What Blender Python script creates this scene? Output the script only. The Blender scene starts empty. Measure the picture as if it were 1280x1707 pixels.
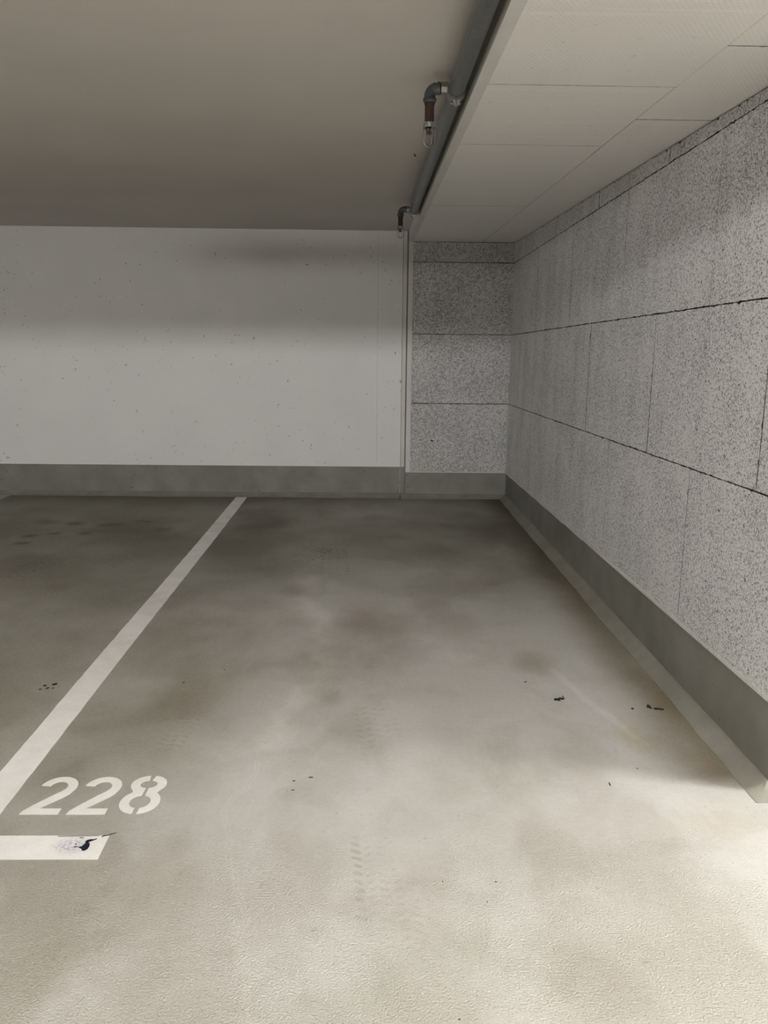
import bpy, bmesh, math, random
import numpy as np
from mathutils import Vector, Matrix
from mathutils.geometry import delaunay_2d_cdt

random.seed(7)
scene = bpy.context.scene
C = scene.collection

# ------------------------------------------------------------------ camera
PITCH, YAW, ROLL, FPX = 0.19820, 0.01827, 0.01077, 1366.4
cam_d = bpy.data.cameras.new('camera')
cam = bpy.data.objects.new('camera', cam_d)
C.objects.link(cam)
cam_d.sensor_fit = 'VERTICAL'
cam_d.sensor_height = 36.0
cam_d.lens = 36.0 * FPX / 1707.0
cam_d.clip_start = 0.05
fwd = Vector((math.sin(YAW) * math.cos(PITCH), math.cos(YAW) * math.cos(PITCH), -math.sin(PITCH)))
rgt = Vector((math.cos(YAW), -math.sin(YAW), 0))
upv = rgt.cross(fwd)
r2 = rgt * math.cos(ROLL) + upv * math.sin(ROLL)
u2 = -rgt * math.sin(ROLL) + upv * math.cos(ROLL)
cam.matrix_world = Matrix(((r2.x, u2.x, -fwd.x, 0), (r2.y, u2.y, -fwd.y, 0), (r2.z, u2.z, -fwd.z, 1.3696), (0, 0, 0, 1)))
scene.camera = cam

# ------------------------------------------------------------------ world, exposure
w = bpy.data.worlds.new('world')
scene.world = w
w.use_nodes = True
w.node_tree.nodes['Background'].inputs[0].default_value = (0.9, 1.0, 0.95, 1)
w.node_tree.nodes['Background'].inputs[1].default_value = 0.0
vs = scene.view_settings
vs.view_transform = 'Standard'
vs.look = 'None'
vs.gamma = 1
vs.exposure = 0.0
vs.use_curve_mapping = False

TUBE = 620.0
# ceiling lamps of the driving aisle, the last one added for its light: x centre, y, z (tube axis), length, strength factor, label
LAMPS = [
    (1.0, -0.50, 2.13, 1.2, 1.85, 0, 'fluorescent batten lamp on the aisle ceiling just right of the bay'),
    (2.6, 2.03, 2.13, 1.2, 0.9, 0, 'fluorescent batten lamp in the passage beyond the right wall'),
    (-3.8, -0.50, 2.13, 1.2, 0.55, 0, 'fluorescent batten lamp on the aisle ceiling far left'),
    (-3.5, 0.85, 2.19, 0.14, 5.8, 0, 'short unseen lamp added over the neighbouring bay to light the upper wall'),  # unseen lamp, added to light the upper wall behind the streak
]

# ------------------------------------------------------------------ room numbers (metres)
XW = 1.2624          # right wall panels, face
DW = 7.545           # white back wall, face
DP = 7.513           # panelled part of the back wall, face
SL = 0.0177          # fall of the ceiling towards the aisle
YEND = 2.352         # near end of the right wall
XL, XR, YB = -9.0, 7.0, -6.0
XT = 0.331           # left edge of the panelling and of the soffit
YS0 = 0.75           # near end of the soffit
def zceil(y): return 2.3745 - SL * (DW - max(y, 0.0))
def zsoff(y): return 2.2835 - SL * (DP - y)
def zskirt(y): return 0.2378 + 0.0107 * (DP - y)

# ------------------------------------------------------------------ materials
class NT:
    def __init__(s, name):
        s.m = bpy.data.materials.new(name)
        s.m.use_nodes = True
        s.t = s.m.node_tree
        s.b = s.t.nodes['Principled BSDF']
    def n(s, typ, **kw):
        nd = s.t.nodes.new(typ)
        for k, v in kw.items():
            if k.startswith('i_'):
                key = k[2:]
                key = int(key) if key.isdigit() else key
                nd.inputs[key].default_value = v
            else:
                setattr(nd, k, v)
        return nd
    def l(s, a, b): s.t.links.new(a, b)
    def coord(s, scale=(1, 1, 1)):
        tc = s.n('ShaderNodeTexCoord')
        mp = s.n('ShaderNodeMapping')
        mp.inputs['Scale'].default_value = scale
        s.l(tc.outputs['Object'], mp.inputs['Vector'])
        return mp.outputs[0]
    def noise(s, vec, scale, detail=2.0, rough=0.5, dist=0.0):
        nd = s.n('ShaderNodeTexNoise')
        nd.inputs['Scale'].default_value = scale
        nd.inputs['Detail'].default_value = detail
        nd.inputs['Roughness'].default_value = rough
        nd.inputs['Distortion'].default_value = dist
        s.l(vec, nd.inputs['Vector'])
        return nd.outputs['Fac']
    def ramp(s, v, lo, hi, a=0.0, b=1.0, smooth=False):
        nd = s.n('ShaderNodeMapRange')
        if smooth: nd.interpolation_type = 'SMOOTHSTEP'
        nd.inputs[1].default_value = lo
        nd.inputs[2].default_value = hi
        nd.inputs[3].default_value = a
        nd.inputs[4].default_value = b
        s.l(v, nd.inputs[0])
        return nd.outputs[0]
    def math(s, op, a, b=None):
        nd = s.n('ShaderNodeMath', operation=op)
        for i, v in enumerate((a, b)):
            if v is None: continue
            if isinstance(v, (int, float)): nd.inputs[i].default_value = v
            else: s.l(v, nd.inputs[i])
        return nd.outputs[0]
    def mix(s, f, a, b, mode='MIX'):
        nd = s.n('ShaderNodeMix', data_type='RGBA', blend_type=mode)
        for i, v in ((0, f), (6, a), (7, b)):
            if isinstance(v, (int, float)): nd.inputs[i].default_value = v
            elif isinstance(v, tuple): nd.inputs[i].default_value = (*v, 1) if len(v) == 3 else v
            else: s.l(v, nd.inputs[i])
        return nd.outputs[2]
    def bump(s, h, dist, strength=1.0):
        nd = s.n('ShaderNodeBump')
        nd.inputs['Strength'].default_value = strength
        nd.inputs['Distance'].default_value = dist
        s.l(h, nd.inputs['Height'])
        s.l(nd.outputs[0], s.b.inputs['Normal'])
    def out(s, col=None, rough=0.8, metal=0.0, spec=0.5):
        if col is not None:
            if isinstance(col, tuple): s.b.inputs['Base Color'].default_value = (*col, 1)
            else: s.l(col, s.b.inputs['Base Color'])
        if isinstance(rough, float): s.b.inputs['Roughness'].default_value = rough
        else: s.l(rough, s.b.inputs['Roughness'])
        s.b.inputs['Metallic'].default_value = metal
        s.b.inputs['Specular IOR Level'].default_value = spec
        return s.m

M = {}
def mat_floor():
    t = NT('floor_coating')
    v = t.coord()
    at = t.n('ShaderNodeAttribute', attribute_name='wear_and_shade')
    a = t.noise(v, 1.6, 5, 0.6)
    b = t.noise(v, 240, 2, 0.6)
    c = t.noise(v, 55, 3, 0.6)
    base = t.mix(t.ramp(a, 0.35, 0.68), (0.54, 0.523, 0.492), (0.595, 0.578, 0.553))
    base = t.mix(t.ramp(b, 0.32, 0.68, 0.0, 0.30), base, (0.36, 0.35, 0.31))
    base = t.mix(t.ramp(c, 0.42, 0.75, 0.0, 0.16), base, (0.40, 0.38, 0.32))
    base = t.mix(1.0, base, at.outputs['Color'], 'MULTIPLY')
    d = t.noise(v, 190, 1.5, 0.5)
    t.bump(t.math('ADD', t.math('MULTIPLY', d, 1.3), t.math('MULTIPLY', c, 0.5)), 0.0045, 0.7)
    return t.out(base, t.ramp(c, 0.3, 0.7, 0.42, 0.62), 0, 0.4)
def mat_woodwool(name, tone=1.0, more=0.0):
    t = NT(name)
    v = t.coord()
    vs_ = t.coord((1, 1, 0.12))
    fib = t.noise(v, 76, 2.0, 0.55, 2.4)
    line = t.ramp(t.math('ABSOLUTE', t.math('SUBTRACT', fib, 0.5)), 0.0, 0.065, 1.25, 0.0)
    gate = t.noise(v, 110, 1.5, 0.55, 0.6)
    big = t.noise(v, 3.2, 4, 0.62)
    strk = t.noise(vs_, 7.5, 3, 0.55)
    dens = t.math('ADD', t.math('MULTIPLY', big, 0.36), t.math('MULTIPLY', strk, 0.10))
    thr = t.math('SUBTRACT', 0.735 - more, dens)
    g = t.ramp(t.math('SUBTRACT', gate, thr), -0.005, 0.035, 0.0, 1.0)
    dark = t.math('MULTIPLY', line, g)
    pit = t.ramp(t.noise(v, 64, 1.5, 0.55), 0.665, 0.72, 0.0, 1.0)
    dark = t.math('MAXIMUM', dark, t.math('MULTIPLY', pit, 0.85))
    base = t.mix(t.ramp(big, 0.3, 0.7), (0.775 * tone, 0.77 * tone, 0.765 * tone), (0.84 * tone, 0.835 * tone, 0.835 * tone))
    fine = t.noise(v, 260, 2, 0.6)
    base = t.mix(t.ramp(fine, 0.3, 0.75, 0.14, 0.0), base, (0.36, 0.355, 0.35))
    base = t.mix(t.ramp(strk, 0.5, 0.72, 0.0, 0.10), base, (0.36, 0.36, 0.35))
    lite = t.ramp(t.math('ABSOLUTE', t.math('SUBTRACT', t.noise(v, 85, 2, 0.5, 2.0), 0.5)), 0.0, 0.03, 0.32, 0.0)
    base = t.mix(lite, base, (0.90, 0.89, 0.87))
    base = t.mix(t.math('MULTIPLY', dark, 0.9), base, (0.055, 0.055, 0.053))
    t.bump(t.math('SUBTRACT', t.math('MULTIPLY', fib, 0.7), dark), 0.003, 0.7)
    return t.out(base, 0.9, 0, 0.2)
def mat_soffit():
    t = NT('painted_soffit_board')
    v = t.coord()
    m1 = t.n('ShaderNodeMapping')
    m1.inputs['Rotation'].default_value = (0, 0, math.radians(33))
    t.l(v, m1.inputs['Vector'])
    wv = t.n('ShaderNodeTexWave', wave_type='BANDS', bands_direction='X')
    wv.inputs['Scale'].default_value = 24
    wv.inputs['Distortion'].default_value = 1.6
    wv.inputs['Detail'].default_value = 1.5
    wv.inputs['Detail Scale'].default_value = 6
    t.l(m1.outputs[0], wv.inputs['Vector'])
    m2 = t.n('ShaderNodeMapping')
    m2.inputs['Rotation'].default_value = (0, 0, math.radians(-62))
    t.l(v, m2.inputs['Vector'])
    wv2 = t.n('ShaderNodeTexWave', wave_type='BANDS', bands_direction='X')
    wv2.inputs['Scale'].default_value = 17
    wv2.inputs['Distortion'].default_value = 2.2
    wv2.inputs['Detail Scale'].default_value = 7
    t.l(m2.outputs[0], wv2.inputs['Vector'])
    patch = t.noise(v, 2.4, 4, 0.6)
    weave = t.math('MULTIPLY', wv.outputs['Fac'], wv2.outputs['Fac'])
    amp = t.ramp(patch, 0.36, 0.66, 0.1, 0.7)
    wa = t.math('MULTIPLY', weave, amp)
    ln = t.noise(t.coord((0.6, 26, 1)), 1.0, 2, 0.5)
    base = t.mix(t.ramp(patch, 0.3, 0.7), (0.81, 0.785, 0.755), (0.86, 0.84, 0.81))
    base = t.mix(t.math('MULTIPLY', wa, 0.36), base, (0.34, 0.32, 0.28))
    base = t.mix(t.ramp(ln, 0.64, 0.70, 0.0, 0.5), base, (0.89, 0.87, 0.84))
    base = t.mix(t.ramp(t.noise(v, 30, 3, 0.65), 0.66, 0.74, 0.0, 0.30), base, (0.25, 0.24, 0.22))
    t.bump(t.math('ADD', wa, t.math('MULTIPLY', t.noise(v, 90, 3, 0.6), 0.4)), 0.003, 0.5)
    return t.out(base, 0.9, 0, 0.2)
def mat_plain(name, ca, cb, sc=3.0, grain=120, gd=0.0006, rough=0.8, spots=0.0, spotcol=(0.2, 0.19, 0.17)):
    t = NT(name)
    v = t.coord()
    a = t.noise(v, sc, 5, 0.6)
    base = t.mix(t.ramp(a, 0.32, 0.68), ca, cb)
    if spots:
        sp = t.noise(v, 34, 1.5, 0.5)
        gt = t.noise(v, 1.7, 2, 0.5)
        s2 = t.math('MULTIPLY', t.ramp(sp, 0.72, 0.75), t.ramp(gt, 0.4, 0.55))
        base = t.mix(t.math('MULTIPLY', s2, spots), base, spotcol)
    t.bump(t.noise(v, grain, 3, 0.6), gd, 0.5)
    return t.out(base, rough, 0, 0.35)
def mat_metal(name, ca, cb, rough=0.45, metal=0.9, sc=40):
    t = NT(name)
    v = t.coord()
    a = t.noise(v, sc, 4, 0.65)
    base = t.mix(t.ramp(a, 0.3, 0.7), ca, cb)
    t.bump(t.noise(v, sc * 5, 2, 0.5), 0.0004, 0.3)
    return t.out(base, t.ramp(a, 0.3, 0.7, rough - 0.08, rough + 0.12), metal, 0.5)
def mat_line():
    t = NT('worn_white_road_paint')
    v = t.coord()
    a = t.noise(v, 9, 5, 0.65)
    b = t.noise(v, 240, 2, 0.6)
    base = t.mix(t.ramp(a, 0.35, 0.7), (0.78, 0.76, 0.73), (0.87, 0.85, 0.82))
    base = t.mix(t.ramp(b, 0.35, 0.75, 0.0, 0.18), base, (0.42, 0.40, 0.36))
    base = t.mix(t.ramp(t.noise(v, 3.1, 4, 0.6), 0.52, 0.74, 0.0, 0.40), base, (0.44, 0.42, 0.37))
    t.bump(b, 0.001, 0.4)
    return t.out(base, 0.6, 0, 0.4)
def mat_bar():
    t = NT('white_road_paint_blue_scuff')
    v = t.coord()
    a = t.noise(v, 9, 5, 0.65)
    b = t.noise(v, 240, 2, 0.6)
    base = t.mix(t.ramp(a, 0.35, 0.7), (0.78, 0.76, 0.73), (0.87, 0.85, 0.82))
    base = t.mix(t.ramp(b, 0.35, 0.75, 0.0, 0.18), base, (0.42, 0.40, 0.36))
    # bluish rubber scuff left of the torn spot
    sb = t.n('ShaderNodeVectorMath', operation='SUBTRACT')
    sb.inputs[1].default_value = (-0.822, 2.068, 0)
    t.l(v, sb.inputs[0])
    ml = t.n('ShaderNodeVectorMath', operation='MULTIPLY')
    ml.inputs[1].default_value = (1 / 0.075, 1 / 0.055, 0)
    t.l(sb.outputs[0], ml.inputs[0])
    ln = t.n('ShaderNodeVectorMath', operation='LENGTH')
    t.l(ml.outputs[0], ln.inputs[0])
    f = t.ramp(ln.outputs['Value'], 0.1, 1.0, 1.0, 0.0, True)
    sp = t.ramp(t.noise(v, 130, 3, 0.7), 0.42, 0.66, 0.12, 1.0)
    base = t.mix(t.math('MULTIPLY', t.math('MULTIPLY', f, sp), 0.75), base, (0.16, 0.18, 0.30))
    t.bump(b, 0.001, 0.4)
    return t.out(base, 0.6, 0, 0.4)

M['floor'] = mat_floor()
M['wool'] = mat_woodwool('woodwool_board')
M['wool_end_shaded'] = mat_woodwool('woodwool_board_end_shaded', 0.78, 0.02)  # same boards darkened: weaker light on the end wall put into the colour
M['soffit'] = mat_soffit()
M['white'] = mat_plain('white_wall_paint', (0.745, 0.74, 0.725), (0.785, 0.78, 0.765), 2.0, 140, 0.0008, 0.75, 0.6)
M['ceil'] = mat_plain('ceiling_concrete_paint', (0.57, 0.535, 0.495), (0.61, 0.575, 0.535), 1.2, 160, 0.0008, 0.85)
M['skirt'] = mat_plain('grey_skirting_paint', (0.18, 0.176, 0.150), (0.255, 0.25, 0.222), 3.5, 90, 0.0008, 0.55, 0.7, (0.07, 0.068, 0.06))
M['cove'] = mat_plain('cove_coating', (0.205, 0.195, 0.160), (0.275, 0.263, 0.225), 6, 60, 0.0016, 0.6, 0.5)
M['trim'] = mat_plain('trim_plaster', (0.62, 0.61, 0.58), (0.68, 0.67, 0.64), 5, 120, 0.0006, 0.8)
M['back'] = mat_plain('dark_joint', (0.05, 0.05, 0.048), (0.08, 0.08, 0.075), 8, 90, 0.001, 0.95)
M['line'] = mat_line()
M['bar'] = mat_bar()
M['galv'] = mat_metal('galvanised_steel', (0.15, 0.155, 0.155), (0.27, 0.275, 0.275), 0.42, 0.75)
M['cast'] = mat_metal('cast_iron_fitting', (0.09, 0.098, 0.103), (0.155, 0.165, 0.17), 0.36, 0.7, 60)
M['clamp'] = mat_metal('zinc_clamp', (0.24, 0.235, 0.22), (0.38, 0.37, 0.35), 0.36, 0.7, 60)
M['rust'] = mat_metal('rusty_red_primer_pipe', (0.028, 0.012, 0.008), (0.062, 0.027, 0.017), 0.6, 0.15, 70)
M['chrome'] = mat_metal('chrome_guard', (0.36, 0.36, 0.35), (0.52, 0.52, 0.51), 0.22, 1.0, 30)
M['brass'] = mat_metal('dark_bronze_head', (0.06, 0.05, 0.04), (0.13, 0.10, 0.07), 0.4, 0.8, 60)
M['black'] = mat_plain('torn_black_spot', (0.006, 0.007, 0.014), (0.012, 0.013, 0.022), 30, 200, 0.0008, 0.6)
M['house'] = mat_plain('lamp_housing', (0.75, 0.75, 0.73), (0.8, 0.8, 0.78), 3, 200, 0.0002, 0.4)
def mat_tube(k):
    t = NT('lamp_tube')
    t.b.inputs['Emission Color'].default_value = (1.0, 0.985, 0.955, 1)
    t.b.inputs['Emission Strength'].default_value = TUBE * k
    return t.out((0.9, 0.9, 0.88), 0.4)

# ------------------------------------------------------------------ mesh helpers
def tag(o, label=None, cat=None, group=None, kind=None):
    if label: o['label'] = label
    if cat: o['category'] = cat
    if group: o['group'] = group
    if kind: o['kind'] = kind
    return o
def obj(name, bm, mats, parent=None, smooth=False):
    me = bpy.data.meshes.new(name)
    bm.normal_update()
    bm.to_mesh(me)
    bm.free()
    if not isinstance(mats, (list, tuple)): mats = [mats]
    for m in mats: me.materials.append(m)
    if smooth:
        for p_ in me.polygons: p_.use_smooth = True
    o = bpy.data.objects.new(name, me)
    C.objects.link(o)
    if parent: o.parent = parent
    return o
def empty(name, loc):
    o = bpy.data.objects.new(name, None)
    C.objects.link(o)
    o.location = loc
    o.empty_display_size = 0.05
    return o
def box(bm, x0, x1, y0, y1, z0, z1, mi=0):
    vs_ = [bm.verts.new(p) for p in ((x0, y0, z0), (x1, y0, z0), (x1, y1, z0), (x0, y1, z0), (x0, y0, z1), (x1, y0, z1), (x1, y1, z1), (x0, y1, z1))]
    for f in ((3, 2, 1, 0), (4, 5, 6, 7), (0, 1, 5, 4), (1, 2, 6, 5), (2, 3, 7, 6), (3, 0, 4, 7)):
        bm.faces.new([vs_[i] for i in f]).material_index = mi
def hexa(bm, pts, mi=0):
    vs_ = [bm.verts.new(p) for p in pts]
    for f in ((3, 2, 1, 0), (4, 5, 6, 7), (0, 1, 5, 4), (1, 2, 6, 5), (2, 3, 7, 6), (3, 0, 4, 7)):
        bm.faces.new([vs_[i] for i in f]).material_index = mi
def tube(bm, pts, radii, n=20, cap=True, closed=False):
    """swept round tube through pts"""
    pts = [Vector(p) for p in pts]
    if not isinstance(radii, (list, tuple)): radii = [radii] * len(pts)
    rings = []
    prev = None
    for i, p in enumerate(pts):
        if closed: d = pts[(i + 1) % len(pts)] - pts[i - 1]
        elif i == 0: d = pts[1] - p
        elif i == len(pts) - 1: d = p - pts[i - 1]
        else: d = (pts[i + 1] - p).normalized() + (p - pts[i - 1]).normalized()
        if d.length < 1e-9: d = prev_d
        d.normalize()
        prev_d = d
        if prev is None:
            a = Vector((0, 0, 1)) if abs(d.z) < 0.9 else Vector((1, 0, 0))
            s = d.cross(a).normalized()
        else:
            s = (prev - d * prev.dot(d)).normalized()
        prev = s
        t = d.cross(s)
        rings.append([bm.verts.new(p + (s * math.cos(k * 2 * math.pi / n) + t * math.sin(k * 2 * math.pi / n)) * radii[i]) for k in range(n)])
    m = len(rings)
    for i in range(m if closed else m - 1):
        A, B = rings[i], rings[(i + 1) % m]
        for k in range(n):
            bm.faces.new((A[k], A[(k + 1) % n], B[(k + 1) % n], B[k]))
    if cap and not closed:
        bm.faces.new(list(reversed(rings[0])))
        bm.faces.new(rings[-1])
def auto_smooth(o, deg=40):
    me = o.data
    for p_ in me.polygons: p_.use_smooth = True
    me.set_sharp_from_angle(angle=math.radians(deg))

def jitter_rect(u0, u1, v0, v1, step, amp, rnd):
    """outline of a board with slightly broken edges (each side inset by its own noise)"""
    def side(a, b, fixed, horiz, sgn, w):
        n = max(2, int(abs(b - a) / step))
        o = []
        r = 0.0
        for i in range(n):
            t = i / n
            r = 0.7 * r + 0.3 * rnd.uniform(-1, 1)
            k = w + amp * (r + (0.9 if rnd.random() < 0.03 else 0) * rnd.random())
            c = a + (b - a) * t
            if i == 0: c, k = a, w
            o.append((c, fixed + sgn * k) if horiz else (fixed + sgn * k, c))
        return o
    return side
def boards(name, rects, place, thick, mat, parent=None, label=None, seed=1, step=0.02):
    """one mesh of boards with real open joints; rects = (u0,u1,v0,v1, gaps(l,r,b,t)); place(u,v,d) -> point"""
    rnd = random.Random(seed)
    bm = bmesh.new()
    for (u0, u1, v0, v1, (gl, gr, gb, gt)) in rects:
        def side(a, b, amp, base):
            n = max(2, int(abs(b - a) / step))
            r, o = 0.0, []
            for i in range(n):
                r = 0.75 * r + 0.25 * rnd.uniform(-1, 1)
                e = base + amp * r + (amp * 1.5 * rnd.random() if rnd.random() < 0.05 else 0)
                o.append((a + (b - a) * i / n, max(e, 0.0)))
            return o
        U0, U1, V0, V1 = u0 + gl / 2, u1 - gr / 2, v0, v1
        pts = []
        S = side(u0, u1, gb * 0.5, gb / 2)
        pts += [(max(min(u, U1), U0), v0 + e) for u, e in S]
        S = side(v0, v1, gr * 0.5, gr / 2)
        pts += [(u1 - e, max(min(v, v1 - gt / 2), v0 + gb / 2)) for v, e in S]
        S = side(u1, u0, gt * 0.5, gt / 2)
        pts += [(max(min(u, U1), U0), v1 - e) for u, e in S]
        S = side(v1, v0, gl * 0.5, gl / 2)
        pts += [(u0 + e, max(min(v, v1 - gt / 2), v0 + gb / 2)) for v, e in S]
        # drop repeats
        q = []
        for p_ in pts:
            if not q or (abs(q[-1][0] - p_[0]) + abs(q[-1][1] - p_[1])) > 1e-5: q.append(p_)
        if abs(q[0][0] - q[-1][0]) + abs(q[0][1] - q[-1][1]) < 1e-5: q.pop()
        F = [bm.verts.new(place(u, v, 0)) for u, v in q]
        B = [bm.verts.new(place(u, v, thick)) for u, v in q]
        bm.faces.new(F)
        n = len(F)
        for i in range(n): bm.faces.new((F[i], B[i], B[(i + 1) % n], F[(i + 1) % n])).material_index = 1
    bmesh.ops.recalc_face_normals(bm, faces=bm.faces)
    return obj(name, bm, [mat, M['back']], parent)

# ------------------------------------------------------------------ floor (mesh carries dirt, tyre marks and painted shade)
def vnoise(x, y, seed):
    xi, yi = np.floor(x).astype(np.int64), np.floor(y).astype(np.int64)
    fx, fy = x - xi, y - yi
    fx, fy = fx * fx * (3 - 2 * fx), fy * fy * (3 - 2 * fy)
    def hsh(a, b):
        k = (a * 374761393 + b * 668265263 + seed * 974634777) & 0xFFFFFFFF
        k = ((k ^ (k >> 13)) * 1274126177) & 0xFFFFFFFF
        k = k ^ (k >> 16)
        return (k & 0xFFFF) / 65535.0
    return (hsh(xi, yi) * (1 - fx) + hsh(xi + 1, yi) * fx) * (1 - fy) + (hsh(xi, yi + 1) * (1 - fx) + hsh(xi + 1, yi + 1) * fx) * fy
def fbm(x, y, s, seed, oct_=5, g=0.55):
    a, tot, amp = 0, 0, 1.0
    for k in range(oct_):
        a = a + amp * vnoise(x * s + 17.3 * k, y * s - 9.1 * k, seed + k)
        tot += amp
        amp *= g
        s *= 2.03
    return a / tot
def sstep(x, a, b):
    t = np.clip((x - a) / (b - a), 0, 1)
    return t * t * (3 - 2 * t)

def make_floor():
    xs = np.concatenate([np.arange(-3.3, -1.0, 0.012), np.arange(-1.0, 1.27, 0.004), [1.275]])
    ys = [1.2]
    while ys[-1] < 7.56: ys.append(ys[-1] + max(0.0032, 0.00075 * ys[-1] ** 2))
    ys = np.array(ys)
    X, Y = np.meshgrid(xs, ys)
    nx, ny = len(xs), len(ys)
    dx = (fbm(X, Y, 2.2, 11) - 0.5)
    dy = (fbm(X, Y, 2.2, 31) - 0.5)
    col = np.ones((ny, nx, 3))
    def mul(mask, c):
        for k in range(3): col[..., k] *= 1 - mask * (1 - c[k])
    # broad mottling of trodden-in dirt
    n1 = fbm(X, Y, 1.1, 3)
    mul(sstep(n1, 0.42, 0.68) * 0.55, (0.66, 0.66, 0.60))
    n2 = fbm(X * 1.0, Y * 0.6, 2.7, 5)
    mul(sstep(n2, 0.45, 0.70) * 0.50, (0.70, 0.66, 0.60))
    n4 = fbm(X + dx * 0.3, Y + dy * 0.3, 5.5, 15)
    mul(sstep(n4, 0.5, 0.72) * 0.30, (0.74, 0.72, 0.66))
    # left side of the bay darkened: trodden dirt, and weaker light painted in
    mul(sstep(-X + 0.5 * dx, 0.30, 0.95) * sstep(Y + 0.3 * dy, 1.55, 2.2) * (0.75 + 0.6 * (fbm(X, Y, 2.6, 19) - 0.5)), (0.62, 0.605, 0.55))
    n3 = fbm(X, Y, 0.9, 8)
    mul(sstep(n3, 0.5, 0.72) * 0.22, (0.90, 0.97, 0.90))
    # floor darkens deeper into the bays, broken up by noise
    deep = sstep(Y + 1.3 * dx, 3.1, 5.8)
    mul(deep * (0.78 + 0.5 * (fbm(X, Y, 1.7, 41) - 0.5)), (0.56, 0.55, 0.50))
    # single stains: x, y, rx, ry, strength, colour
    ST = [(-0.82, 6.35, 0.34, 0.50, 0.75, (0.42, 0.35, 0.26)), (0.84, 6.15, 0.30, 0.62, 0.80, (0.42, 0.38, 0.32)),
          (-0.75, 5.4, 0.42, 0.75, 0.55, (0.55, 0.53, 0.46)), (0.80, 5.0, 0.42, 0.8, 0.45, (0.55, 0.52, 0.46)),
          (-1.75, 6.0, 0.42, 0.42, 0.65, (0.50, 0.43, 0.34)), (-2.05, 5.1, 0.35, 0.45, 0.40, (0.6, 0.56, 0.48)),
          (-1.75, 4.6, 0.55, 0.6, 0.40, (0.55, 0.52, 0.46)), (-2.3, 3.9, 0.3, 0.3, 0.40, (0.6, 0.5, 0.42)),
          (-0.08, 4.05, 0.16, 0.26, 0.60, (0.55, 0.44, 0.40)), (0.10, 3.95, 0.12, 0.2, 0.35, (0.55, 0.5, 0.45)),
          (-0.12, 3.05, 0.06, 0.09, 0.40, (0.6, 0.56, 0.52)), (-0.62, 2.95, 0.30, 0.32, 0.38, (0.66, 0.6, 0.53)),
          (-0.75, 4.15, 0.30, 0.30, 0.30, (0.62, 0.5, 0.40)), (-0.46, 4.55, 0.10, 0.12, 0.5, (0.58, 0.5, 0.44)),
          (0.76, 3.42, 0.12, 0.16, 0.60, (0.50, 0.45, 0.36)), (0.62, 3.55, 0.3, 0.3, 0.25, (0.7, 0.6, 0.55)),
          (0.40, 3.1, 0.30, 0.24, 0.26, (0.72, 0.67, 0.62)), (-0.15, 2.55, 0.25, 0.22, 0.25, (0.74, 0.74, 0.72)),
          (0.95, 2.75, 0.07, 0.14, 0.55, (1.0, 0.93, 0.72)), (1.02, 2.18, 0.14, 0.10, 0.22, (1.0, 0.9, 0.74)),
          (-0.53, 1.93, 0.14, 0.12, 0.30, (0.74, 0.68, 0.58)), (-0.72, 1.75, 0.25, 0.22, 0.28, (0.72, 0.70, 0.64)),
          (0.50, 1.86, 0.12, 0.10, 0.18, (0.8, 0.78, 0.74)), (0.33, 1.66, 0.16, 0.10, 0.16, (0.8, 0.78, 0.74)),
          (-0.95, 2.0, 0.22, 0.35, 0.30, (0.74, 0.72, 0.67)), (-0.85, 2.6, 0.3, 0.35, 0.45, (0.66, 0.63, 0.57)), (-0.75, 3.1, 0.35, 0.5, 0.55, (0.62, 0.60, 0.50)), (-0.95, 3.6, 0.3, 0.5, 0.4, (0.66, 0.63, 0.54)), (-0.8, 1.75, 0.5, 0.45, 0.42, (0.72, 0.71, 0.65)), (-1.7, 2.9, 0.4, 0.9, 0.5, (0.62, 0.60, 0.54)),  # broad left patches: dirt, and weaker light on that side painted in
          (0.15, 5.9, 0.14, 0.12, 0.45, (0.6, 0.54, 0.46)), (0.02, 6.55, 0.12, 0.12, 0.4, (0.55, 0.52, 0.46)),
          (0.38, 5.3, 0.25, 0.35, 0.3, (0.6, 0.56, 0.5)), (-2.52, 6.3, 0.10, 0.10, 0.6, (0.5, 0.46, 0.38)),
          (-2.3, 6.28, 0.08, 0.08, 0.95, (0.36, 0.35, 0.31)), (-2.48, 5.82, 0.07, 0.07, 0.95, (0.36, 0.35, 0.31)),
          (-2.33, 5.90, 0.06, 0.05, 0.95, (0.36, 0.35, 0.31)), (-2.42, 5.62, 0.07, 0.05, 0.95, (0.36, 0.35, 0.31)),
          (-2.1, 5.92, 0.06, 0.05, 0.95, (0.36, 0.35, 0.31)), (-2.02, 6.25, 0.12, 0.09, 0.9, (0.38, 0.36, 0.32)),
          (-1.78, 6.38, 0.12, 0.05, 0.8, (0.42, 0.39, 0.33)), (-1.58, 6.12, 0.10, 0.10, 0.8, (0.42, 0.39, 0.33))]
    for (sx, sy, rx, ry, s, c) in ST:
        k = min(rx, ry)
        d = np.sqrt(((X - sx + dx * min(0.7, k * 1.8)) / rx) ** 2 + ((Y - sy + dy * min(0.7, k * 1.8)) / ry) ** 2)
        mul(sstep(-d, -1.35, -0.15) * s, c)
    # floor darker towards the cove of the right wall and of the back walls
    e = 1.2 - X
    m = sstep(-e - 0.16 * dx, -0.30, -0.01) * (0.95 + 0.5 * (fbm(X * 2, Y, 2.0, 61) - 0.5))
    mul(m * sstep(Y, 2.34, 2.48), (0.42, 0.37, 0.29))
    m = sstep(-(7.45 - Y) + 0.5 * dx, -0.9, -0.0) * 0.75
    mul(m, (0.55, 0.54, 0.50))
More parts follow.
